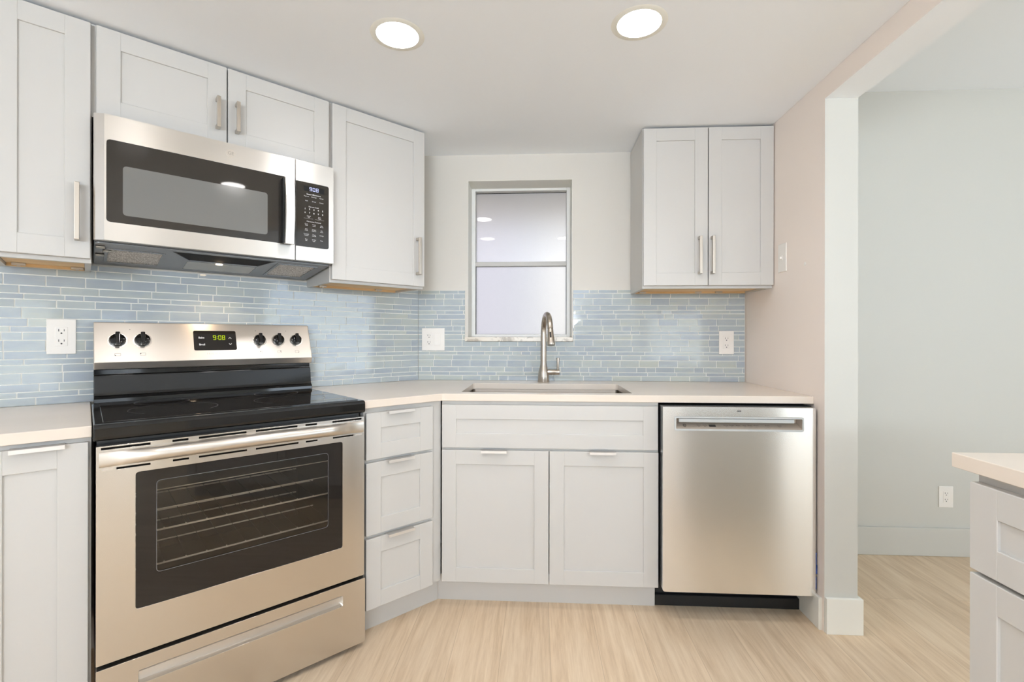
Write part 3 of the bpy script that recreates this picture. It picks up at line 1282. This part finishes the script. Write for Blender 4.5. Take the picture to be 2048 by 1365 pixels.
for vv, s in ((1.1475, 1), (1.1235, -1)):
    bm = NB()
    for sx in (-1, 1):
        a = Vector((-.9425 + sx * .0050, vv - s * .0025)); b = Vector((-.9425, vv + s * .0035))
        n2 = Vector((-(b - a).y, (b - a).x)).normalized() * .0007
        plate(bm, [tuple(a - n2), tuple(b - n2), tuple(b + n2), tuple(a + n2)], [], fc, 0)
    t.part('arrow_mark', bm, M['legend'], dp)
fc = face(.0003)
for kx, dx in ((-1.3055, -.0085), (-1.2325, -.0085), (-.8300, 0), (-.7545, .0065), (-.6805, .0085)):
    bm = NB()
    plate(bm, rrect(kx - .0085, kx + .0085, 1.0835, 1.0925, .001), [rrect(kx - .0078, kx + .0078, 1.0842, 1.0918, .001)], fc, 0)
    cc = (kx + dx * .75, 1.0850 if kx < -1.3 or kx > -.7 else 1.0905)
    plate(bm, [(cc[0] + .0017 * math.cos(i * PI / 6), cc[1] + .0017 * math.sin(i * PI / 6)) for i in range(12)], [], fc, 0)
    t.part('burner_symbol', bm, M['darkprint'], cp)
for kx in (-1.2690, -.8420, -.7180):
    bm = NB()
    plate(bm, [(kx + .0014 * math.cos(i * PI / 6), 1.1800 + .0014 * math.sin(i * PI / 6)) for i in range(12)], [], fc, 0)
    t.part('indicator_dot', bm, M['darkprint'], cp)
bm = NB()
text(bm, 'F R I G I D A I R E', .0088, -.995, 1.0850, face(.0003))
t.part('maker_name', bm, M['greyprint'], cp)
# oven door
DX0, DX1, DZ0, DZ1 = -1.3715, -.6205, .2700, .8580
wo = rrect(-1.2880, -.7025, .3940, .7760, .008)
holes = [wo]
for a, b in ((-1.3612, -1.2553), (-1.2044, -1.1657), (-1.1395, -1.0124), (-.9852, -.8579), (-.8318, -.7932), (-.7391, -.6314)):
    holes.append(rrect(a, b, .8480, .8540, 0))
for a, b in ((-1.3292, -1.2552), (-1.2031, -1.1644), (-1.1394, -1.0109), (-.9851, -.8546), (-.8300, -.7914), (-.7373, -.6620)):
    holes.append(rrect(a, b, .7915, .7968, 0))
bm = NB()
plate(bm, rrect(DX0, DX1, DZ0, DZ1, .002, 2), holes, front(RF), .032)
dr_ = t.part('oven_door', bm, M['steel'], bevel=.0022)
bm = NB()
box(bm, DX0 + .006, DX1 - .006, -.629, -.6205, .7800, .8562)
for a in (-1.30, -1.28, -1.235, -.72, -.70, -.68):
    box(bm, a, a + .004, -.652, -.629, .845, .856)
t.part('vent_backing', bm, M['void'], dr_)
for hx in ((-1.3600, -1.3360), (-.6555, -.6300)):
    bm = NB()
    plate(bm, rrect(hx[0], hx[1], .7915, .7970, .001), [], front(RF - .0002), .001)
    t.part('vent_blank', bm, M['steel2'], dr_)
bm = NB()
wi = rrect(-1.2415, -.7530, .4815, .7440, .010)
plate(bm, rrect(-1.2872, -.7033, .3948, .7752, .008), [wi], front(RF + .0022), .004)
dg_ = t.part('window_glass', bm, M['blackglass'], dr_)
bm = NB()
plate(bm, rrect(-1.2425, -.7520, .4805, .7450, .010), [], front(RF + .0034), .0025)
t.part('clear_window', bm, M['ovenpane'], dr_)
bm = NB()
plate(bm, wi, [rrect(-1.2405, -.7540, .4825, .7430, .0095)], front(RF + .0018), .0006)
t.part('window_border', bm, M['greymetal'], dr_)
# bowed handle formed across the top of the door
bm = NB()
rings = []
N = 40
for i in range(N + 1):
    s = i / N
    x = -1.3655 + s * (.7415)
    k = min(1, min(s, 1 - s) / .16)
    k = k * k * (3 - 2 * k)
    p = .003 + .036 * (.25 * k + .75 * (math.sin(PI * s) ** .55 if 0 < s < 1 else 0)) * (k if k < 1 else 1)
    zc = .8215 + .004 * math.sin(PI * s)
    ht = .0205
    ring = []
    for j in range(9):
        a = -PI / 2 + PI * j / 8
        ring.append((x, RF - .0004 - p * math.cos(a) ** .7 if abs(math.cos(a)) > 1e-6 else RF - .0004, zc + ht * math.sin(a)))
    rings.append(ring)
loft(bm, rings)
t.part('oven_handle', bm, M['steel2'], dr_, smooth=True)
# storage drawer
bm = NB()
sx0, sx1, sz0, sz1 = -1.2815, -.7000, .1820, .2215
plate(bm, rrect(-1.3715, -.6165, .0215, .2575, .002, 2), [rrect(sx0, sx1, sz0, sz1, .006)], front(RF), .030)
dw_ = t.part('storage_drawer', bm, M['steel'], bevel=.002)
bm = NB()
v = [(sx0 - .001, -.640), (sx1 + .001, -.640)]
prism(bm, [(-.6315, sz0 - .002), (-.6400, sz0 - .002), (-.6400, sz0), (-.6370, sz0 + .022), (-.6315, sz0 + .022)], sx0 - .002, sx1 + .002)
box(bm, sx0 - .002, sx1 + .002, -.6318, -.6300, sz0 - .002, sz1 + .004)
t.part('drawer_pull', bm, M['steel2'], dw_)
for fx, fy in ((-1.33, -.60), (-.655, -.60), (-1.33, -.10), (-.655, -.10)):
    bm = NB()
    lathe(bm, [(.012, .0005), (.020, .0005), (.020, .010), (.012, .018), (.010, .031)][1:], Matrix.Translation((fx, fy, 0)), 16)
    t.part('foot', bm, M['blackmatte'])

# ------------------------------------------------------------------ microwave
MX0, MX1 = -1.3745, -.6168
MF = -.3552
t = Thing('microwave', 'stainless over-the-range microwave with black glass door, hung above the stove', 'microwave', 'L', (-.9955, -.18, 1.43))


def mz(d):
    return 1.4600 - (.330 - d) * .11


bm = NB()
prism(bm, [(-.0095, mz(.0095)), (-.0095, 1.8640), (-.326, 1.8640), (-.326, mz(.326))], MX0 + .002, MX1 - .002)
body = t.part('case', bm, M['charcoal'])
# door
SPL = -.7705
bm = NB()
gh = rrect(-1.3440, -.7760, 1.5205, 1.7850, .010, 4, (0, 0, 1, 1))
plate(bm, rrect(MX0 + .0255, SPL - .0012, 1.4618, 1.8640, 0), [gh], front(MF), .028)
a = (MX0 + .0255)
prism_pts = [(a, MF), (MX0 + .004, MF + .0150), (MX0, MF + .0190), (MX0, MF + .028), (a, MF + .028)]
va = [bm.verts.new((x, y, 1.4618)) for x, y in prism_pts]
vb = [bm.verts.new((x, y, 1.8640)) for x, y in prism_pts]
bm.faces.new(va); bm.faces.new(list(reversed(vb)))
for i in range(5):
    bm.faces.new((va[i], vb[i], vb[(i + 1) % 5], va[(i + 1) % 5]))
door = t.part('door', bm, M['steelmw'])
bm = NB()
win = rrect(-1.3030, -.8715, 1.5470, 1.7075, .010)
plate(bm, rrect(-1.3436, -.7763, 1.5209, 1.7846, .010, 4, (0, 0, 1, 1)), [win], front(MF + .0006), .004)
t.part('door_glass', bm, M['smoke'], door)
bm = NB()
plate(bm, win, [], front(MF + .0007), .003)
t.part('door_window', bm, M['mwwindow'], door)
bm = NB()
rings = []
for i in range(25):
    s = i / 24
    z = 1.5165 + s * (1.7745 - 1.5165)
    bow = .034 + .012 * math.sin(PI * s)
    y1 = MF - bow
    xc = -.8010
    wv = .0185
    rings.append([(xc - wv, y1 + .004, z), (xc - wv + .003, y1, z), (xc + wv - .003, y1, z), (xc + wv, y1 + .004, z), (xc + wv, y1 + .012, z), (xc - wv, y1 + .012, z)])
loft(bm, rings)
hh = t.part('door_handle', bm, M['steelmw'], door, smooth=True)
bm = NB()
for zz in (1.518, 1.752):
    box(bm, -.8170, -.7850, MF - .026, MF - .0002, zz, zz + .021, .002, 1)
box(bm, -.8235, -.8205, MF - .030, MF - .0002, 1.520, 1.772)
t.part('handle_post', bm, M['blackmatte'], hh)
# badge
def badge(bm, x, z, r, y, y2):
    mm = front(y) @ Matrix.Translation((x, z, 0))
    lathe(bm, [(r, -.0006), (r, .0006), (r * .86, .0006), (r * .86, .0001)], mm, 40)


bm = NB()
badge(bm, -.9965, 1.8270, .0158, MF - .0004, 0)
bg = t.part('badge', bm, M['steel2'], door)
bm = NB()
text(bm, 'GE', .0165, -.9965, 1.8270, front(MF - .0012))
t.part('monogram', bm, M['greyprint'], bg)
# control panel
bm = NB()
ph = rrect(-.7682, -.6370, 1.5190, 1.7800, .008, 4, (1, 1, 0, 0))
plate(bm, rrect(SPL + .0012, MX1, 1.4618, 1.8640, 0), [rrect(-.7675, -.6370, 1.5190, 1.7800, .008, 4, (1, 1, 0, 0))], front(MF), .028)
pn = t.part('control_panel', bm, M['steelmw'], bevel=.001)
bm = NB()
plate(bm, rrect(-.7671, -.6374, 1.5194, 1.7796, .008, 4, (1, 1, 0, 0)), [], front(MF + .0004), .004)
kp = t.part('keypad', bm, M['smoke'], pn)
bm = NB()
plate(bm, rrect(-.7380, -.6560, 1.7440, 1.7665, .001), [], front(MF + .0002), .0001)
t.part('display', bm, M['void'], kp)
bm = NB()
digits(bm, '908', -.7155, 1.7480, .0100, .0150, .0022, .0030, front(MF - .0002))
t.part('clock_digits', bm, M['digitblue'], kp)
bm = NB()
fm = front(MF + .0001)
U = lambda px: -.7385 + (px - 180) / 235 * .083
rowsz = lambda k: 1.7310 - k
text(bm, 'Sensor Microwave', .0075, -.6985, 1.7335, fm, bold=.0001)
for zz, ws in ((1.7245, ('Popcorn', 'Beverage', 'Reheat')), (1.7060, ('Melt', 'Dinner', 'Frozen'))):
    for uu, s in zip((-.7270, -.6970, -.6670), ws):
        text(bm, s, .0056, uu, zz, fm)
text(bm, 'Express Cook', .0070, -.6985, 1.6835, fm)
for k, ch in enumerate('1234567890'):
    text(bm, ch, .0085, -.7325 + (k % 5) * .0175, 1.6730 if k < 5 else 1.6580, fm, bold=.0002)
for uu, a_, b_ in ((-.7180, 'Cancel', 'Off'), (-.6750, 'Start', 'Pause')):
    text(bm, a_, .0056, uu, 1.6450, fm)
    text(bm, b_, .0056, uu, 1.6395, fm)
for a_, b_ in ((-.7370, -.7010), (-.6930, -.6570)):
    plate(bm, rrect(a_, b_, 1.6345, 1.6349, 0), [], fm, 0)
text(bm, 'Microwave Features', .0070, -.6975, 1.6230, fm)
FE = (('Cook', 'Time'), ('Power', 'Level'), ('Add', '30 Sec'), ('Auto', 'Cook'), ('Weight', 'Defrost'), ('Set', 'Clock'), ('Turntable', 'On/Off'), ('Timer', 'On/Off'), ('Settings', ''), ('Vent', 'Fan'), ('Surface', 'Light'), ('Help', ''))
for k, (a_, b_) in enumerate(FE):
    uu = (-.7275, -.6970, -.6665)[k % 3]
    zz = 1.6120 - (k // 3) * .0205
    text(bm, a_, .0054, uu, zz, fm)
    if b_:
        text(bm, b_, .0054, uu, zz - .0055, fm)
t.part('legend', bm, M['legend'], kp)
# underside
def under(dw):
    """(u, v): u = x, v = y, on the sloped underside; w points down out of it"""
    m_ = Matrix(((1, 0, 0, 0), (0, 1, 0, 0), (0, -.11, -1, 1.4600 - .330 * .11), (0, 0, 0, 1)))
    return Matrix.Translation((0, 0, -dw)) @ m_


bm = NB()
plate(bm, rrect(MX0 + .004, MX1 - .004, -.322, -.012, .01), [rrect(-1.345, -1.180, -.262, -.062, .004), rrect(-.815, -.655, -.285, -.062, .004), [(-1.165, -.302), (-.825, -.302), (-.868, -.190), (-1.100, -.190)], rrect(-1.105, -.868, -.178, -.052, .004)], under(.004), .0038)
ub = t.part('bottom_plate', bm, M['greymetal'], bevel=.001)
for x0_, x1_, y0_, y1_ in ((-1.343, -1.182, -.260, -.064), (-.813, -.657, -.283, -.064)):
    bm = NB()
    plate(bm, rrect(x0_, x1_, y0_, y1_, .004), [], under(.0030), .002)
    gf = t.part('grease_filter', bm, M['mesh'])
    bm = NB()
    plate(bm, rrect(x0_ - .002, x1_ + .002, y0_ - .002, y1_ + .002, .004), [rrect(x0_ + .007, x1_ - .007, y0_ + .007, y1_ - .007, .003)], under(.0062), .002)
    t.part('filter_rim', bm, M['greymetal'], gf)
bm = NB()
plate(bm, [(-1.164, -.301), (-.826, -.301), (-.869, -.191), (-1.099, -.191)], [], under(.0006), .0005)
t.part('vent_shade', bm, M['void'])  # flat black sheet standing for the shade inside the vent
bm = NB()
plate(bm, rrect(-1.104, -.869, -.177, -.053, .004), [], under(.003), .002)
lp = t.part('lamp_cover', bm, M['dwplastic'])
bm = NB()
box(bm, -1.012, -.990, -.186, -.174, 1.4365, 1.4400, .002, 2)
t.part('lamp_bulb', bm, M['bulb'], lp)
l = bpy.data.lights.new('hood_light', 'SPOT')
l.energy = 1.5
l.color = (1, .74, .5)
l.spot_size = math.radians(125)
l.spot_blend = .6
l.shadow_soft_size = .012
lo = bpy.data.objects.new('hood_light', l)
COL.objects.link(lo)
lo.parent = t.o
lo.location = Vector((-1.005, -.165, 1.424)) - t.off
# bracket at the left end under the door
for k, (dx, dy) in enumerate(((0, 0), (.018, .05), (.0, .11))):
    bm = NB()
    box(bm, MX0 + .006 + dx, MX0 + .030 + dx, -.29 + dy, -.262 + dy, mz(.28 - dy) - .009, mz(.28 - dy) - .0045, .0015, 1)
    t.part('mounting_bracket', bm, M['nickel'])

# ------------------------------------------------------------------ dishwasher
WX0, WX1 = 1.1815, 1.7835
WF = -.677
t = Thing('dishwasher', 'stainless steel dishwasher with pocket handle, right of the sink cabinet', 'dishwasher', 'B', ((WX0 + WX1) / 2, -.33, 0))
bm = NB()
box(bm, WX0 - .0015, WX1 + .003, -.640, -.03, .12, .8745)
t.part('tub', bm, M['blackmatte'])
bm = NB()
fo = rrect(1.2265, 1.7370, .7755, .8335, .008)
plate(bm, rrect(WX0, WX1, .1190, .8715, .010, 4, (0, 0, 0, 1)), [fo], front(WF), .034)
dd = t.part('door', bm, M['steelv'], bevel=.005, seg=3)
fi = rrect(1.2345, 1.7315, .7830, .8260, .003)
bm = NB()
plate(bm, rrect(1.2268, 1.7367, .7758, .8332, .008), [fi], front(WF - .0004), .004)
t.part('pocket_frame', bm, M['dwplastic'], dd)
bm = NB()
# pocket walls: sloped floor carrying the controls
x0, x1, z0, z1 = 1.2345, 1.7315, .7830, .8260
yq = WF + .030
bk = [(x0 + .010, yq, z0 + .024), (x1 - .010, yq, z0 + .024), (x1 - .010, yq, z1), (x0 + .010, yq, z1)]
fr_ = [(x0, WF + .003, z0), (x1, WF + .003, z0), (x1, WF + .003, z1), (x0, WF + .003, z1)]
vb = [bm.verts.new(p) for p in bk]
vf = [bm.verts.new(p) for p in fr_]
bm.faces.new(vb)
for i in range(4):
    bm.faces.new((vf[i], vf[(i + 1) % 4], vb[(i + 1) % 4], vb[i]))
pk = t.part('pocket_handle', bm, M['pocket'], dd)
bm = NB()
box(bm, 1.2460, 1.7020, WF + .0015, WF + .012, .8085, .8240, .003, 2)
t.part('grip_bar', bm, M['dwplastic'], pk)
# lettering on the sloped pocket floor
va_ = Vector((0, yq - (WF + .003), .024)).normalized()
nn = Vector((0, -va_.z, va_.y))
cm = Matrix((Vector((1, 0, 0)), va_, nn)).transposed().to_4x4()
cm.translation = Vector((0, WF + .003, z0)) + nn * .0006
for uu, s in ((1.318, 'Start'), (1.340, 'Cycle'), (1.361, 'Wash'), (1.4145, 'Boost'), (1.4345, 'Steam'), (1.4570, 'Rinse'), (1.4790, 'Dry'), (1.4990, 'Delay'), (1.5200, 'Hours'), (1.5600, 'Reset'), (1.6020, 'Lock')):
    bm = NB()
    uu = 1.2345 + (uu - 1.2345) * 1.13
    text(bm, s, .0078, uu, .0185, cm)
    text(bm, 'select', .0036, uu, .0118, cm)
    t.part('control_legend', bm, M['darkprint'], pk)
bm = NB()
plate(bm, rrect(1.3700, 1.3965, .0105, .0215, .0005), [], cm, 0)
t.part('status_display', bm, M['darkprint'], pk)
bm = NB()
cc = (1.2720, .0160)
n_ = 32
plate(bm, [(cc[0] + .0068 * math.cos(2 * PI * i / n_), cc[1] + .0075 * math.sin(2 * PI * i / n_)) for i in range(n_)], [[(cc[0] + .0048 * math.cos(2 * PI * i / n_), cc[1] + .0054 * math.sin(2 * PI * i / n_)) for i in range(n_)]], cm, 0)
text(bm, 'GE', .0075, cc[0], cc[1], cm, bold=.0003)
t.part('badge', bm, M['darkprint'], pk)
bm = NB()
plate(bm, rrect(1.4755, 1.4915, .8550, .8585, .001), [], front(WF - .0002), .0015)
t.part('vent_slot', bm, M['slot'], dd)
bm = NB()
box(bm, WX0 - .006, WX1, -.545, -.530, .0, .1185)
box(bm, WX0 - .006, WX1, -.563, -.545, .0, .046, .002, 1)
t.part('toe_panel', bm, M['blackmatte'])

bm = NB()
for zz, hh_, ww in ((.262, .060, .004), (.225, .036, .0065), (.170, .050, .0035)):
    box(bm, 1.7842, 1.7842 + ww, -.6745, -.6735, zz - hh_ / 2, zz + hh_ / 2)
single('tape_scrap', bm, M['tape'], 'torn strip of blue tape along the dishwasher right edge', 'tape', 'B', (1.787, -.674, .14))

# ------------------------------------------------------------------ sockets and switches
def socket_plate(name, label, frame, x0, x1, z0, z1, y, gangs, th=.005, kind='outlet', group='white wall sockets'):
    t = Thing(name, label, kind, frame, ((x0 + x1) / 2, y, z0), group=group)
    n = len(gangs)
    bm = NB()
    box(bm, x0, x1, y - th, y - .0002, z0, z1, .0022, 2)
    t.part('plate', bm, M['plastic'])
    zc = (z0 + z1) / 2
    for i, g in enumerate(gangs):
        xc = x0 + (x1 - x0) * (i + .5) / n if n == 1 else (x0 + x1) / 2 + (i - .5) * .0465
        s = (z1 - z0) / .125
        bm = NB()
        box(bm, xc - .0166 * s, xc + .0166 * s, y - th - .0012, y - th + .001, zc - .0335 * s, zc + .0335 * s, .0008, 1)
        if g == 'outlet':
            ins = t.part('receptacle', bm, M['plastic'])
            bm = NB()
            for oz in (.0185 * s, -.0185 * s):
                yy = y - th - .0016
                box(bm, xc - .0082 * s, xc - .0060 * s, yy, yy + .001, zc + oz, zc + oz + .0085 * s)
                box(bm, xc + .0060 * s, xc + .0078 * s, yy, yy + .001, zc + oz + .0005, zc + oz + .0080 * s)
                plate(bm, [(xc + .0026 * s * math.cos(k * PI / 6), zc + oz - .0065 * s + .0028 * s * math.sin(k * PI / 6)) for k in range(12)], [], front(yy), .001)
            t.part('socket_slots', bm, M['slot'], ins)
        elif g == 'rocker':
            t.part('rocker', bm, M['plastic'])
    return t


socket_plate('wall_outlet', 'white double outlet plate on blue tiles, left of the stove', 'L', -1.4955, -1.4180, 1.0910, 1.2160, -.0082, ['outlet'])
socket_plate('outlet_switch_plate', 'wide white outlet and switch plate on tiles, left of the window sill', 'B', .0240, .1530, 1.0790, 1.2040, -.0082, ['outlet', 'rocker'])
socket_plate('wall_outlet', 'white double outlet plate on tiles above the dishwasher', 'B', 1.6500, 1.7295, 1.0635, 1.1905, -.0082, ['outlet'])
socket_plate('wall_outlet', 'white outlet low on the wall of the next room, behind the peninsula', 'B', 2.793, 2.866, .256, .368, 0, ['outlet'], .004)

# toggle plate on the right wall (frame P faces -x: u = -y)
FRAMES['R'] = Matrix.Translation((W, 0, 0)) @ Matrix.Rotation(-PI / 2, 4, 'Z')
t = Thing('switch_plate', 'white toggle switch plate on the right wall beside the wall cabinet', 'switch', 'R', (.398, 0, 1.4530))
bm = NB()
box(bm, .3620, .4340, -.005, -.0002, 1.4550, 1.5840, .002, 2)
t.part('plate', bm, M['plastic'])
bm = NB()
box(bm, .3935, .4025, -.0065, -.0045, 1.5080, 1.5320)
box(bm, .3950, .4010, -.0150, -.0060, 1.5140, 1.5240, .001, 1)
t.part('toggle', bm, M['plastic'])
bm = NB()
lathe(bm, [(.0075, 0), (.0075, .0012), (.003, .0018)], Matrix(((1, 0, 0, .5790), (0, 0, -1, -.0001), (0, 1, 0, 1.4640), (0, 0, 0, 1))), 20)
single('wall_plug', bm, M['plastic'], 'small round white plug on the right wall beyond the toggle switch', 'wall plug', 'R', (.5790, 0, 1.4640), smooth=True)

# ------------------------------------------------------------------ recessed ceiling lights
def downlight(x, y, label):
    t = Thing('recessed_light', label, 'ceiling light', 'B', (x, y, ZCEIL), group='round recessed ceiling lights')
    bm = NB()
    lathe(bm, [(.070, -.0026), (.086, -.0016), (.0895, -.0003), (.0700, -.0003)], Matrix.Translation((x, y, ZCEIL)), 56, cap=False)
    t.part('trim_ring', bm, M['trim'], smooth=True)
    bm = NB()
    lathe(bm, [(.0698, -.0012), (.0698, -.0024), (.050, -.0030), (.001, -.0032)], Matrix.Translation((x, y, ZCEIL)), 56)
    t.part('diffuser', bm, M['lampglow'])
    l = bpy.data.lights.new('lamp', 'SPOT')
    l.energy = LAMP_POWER
    l.color = LAMP_COLOR
    l.spot_size = math.radians(150)
    l.spot_blend = .9
    l.shadow_soft_size = .06
    o = bpy.data.objects.new('lamp', l)
    COL.objects.link(o)
    o.parent = t.o
    o.location = (0, 0, -.07)
    return t


downlight(.2000, -1.0630, 'round white recessed light in the ceiling, the left one of two')
downlight(1.0000, -1.0800, 'round white recessed light in the ceiling, the right one of two')
downlight(.1500, -1.8700, 'round recessed light behind the camera, mirrored at the left of the window pane')
downlight(.9400, -1.8700, 'round recessed light behind the camera, mirrored at the right of the window pane')

# ------------------------------------------------------------------ peninsula
PX = 1.5375
t = Thing('peninsula_cabinet', 'white peninsula cabinet with drawer over door, at the right edge', 'cabinet', 'P', (2.1, PX + .3, 0))
y0, y1 = PX + .0265, 2.13
bm = NB()
box(bm, 1.6310, 2.75, y0, y1, .112, .8825)
t.part('body', bm, M['cab'])
bm = NB(); box(bm, 1.6310, 2.75, PX + .075, y1 - .05, 0, .112); t.part('toe_kick', bm, M['cab'])
for a, b in ((1.6330, 2.0900), (2.0935, 2.7480)):
    bm = NB(); shaker(bm, a, b, .6905, .8637, PX + .0065, .0195, .058)
    d_ = t.part('drawer', bm, M['cab'])
    bm = NB(); shaker(bm, a, b, .1137, .6820, PX + .0065, .0195, .058)
    t.part('door', bm, M['cab'])
bm = NB()
box(bm, 1.5985, 2.80, PX, 2.17, ZCB, ZC)
single('countertop', bm, M['quartz'], 'white quartz peninsula worktop at the right edge', 'countertop', 'P', (2.2, PX + .32, ZCB), group='white quartz worktops', bevel=.002)
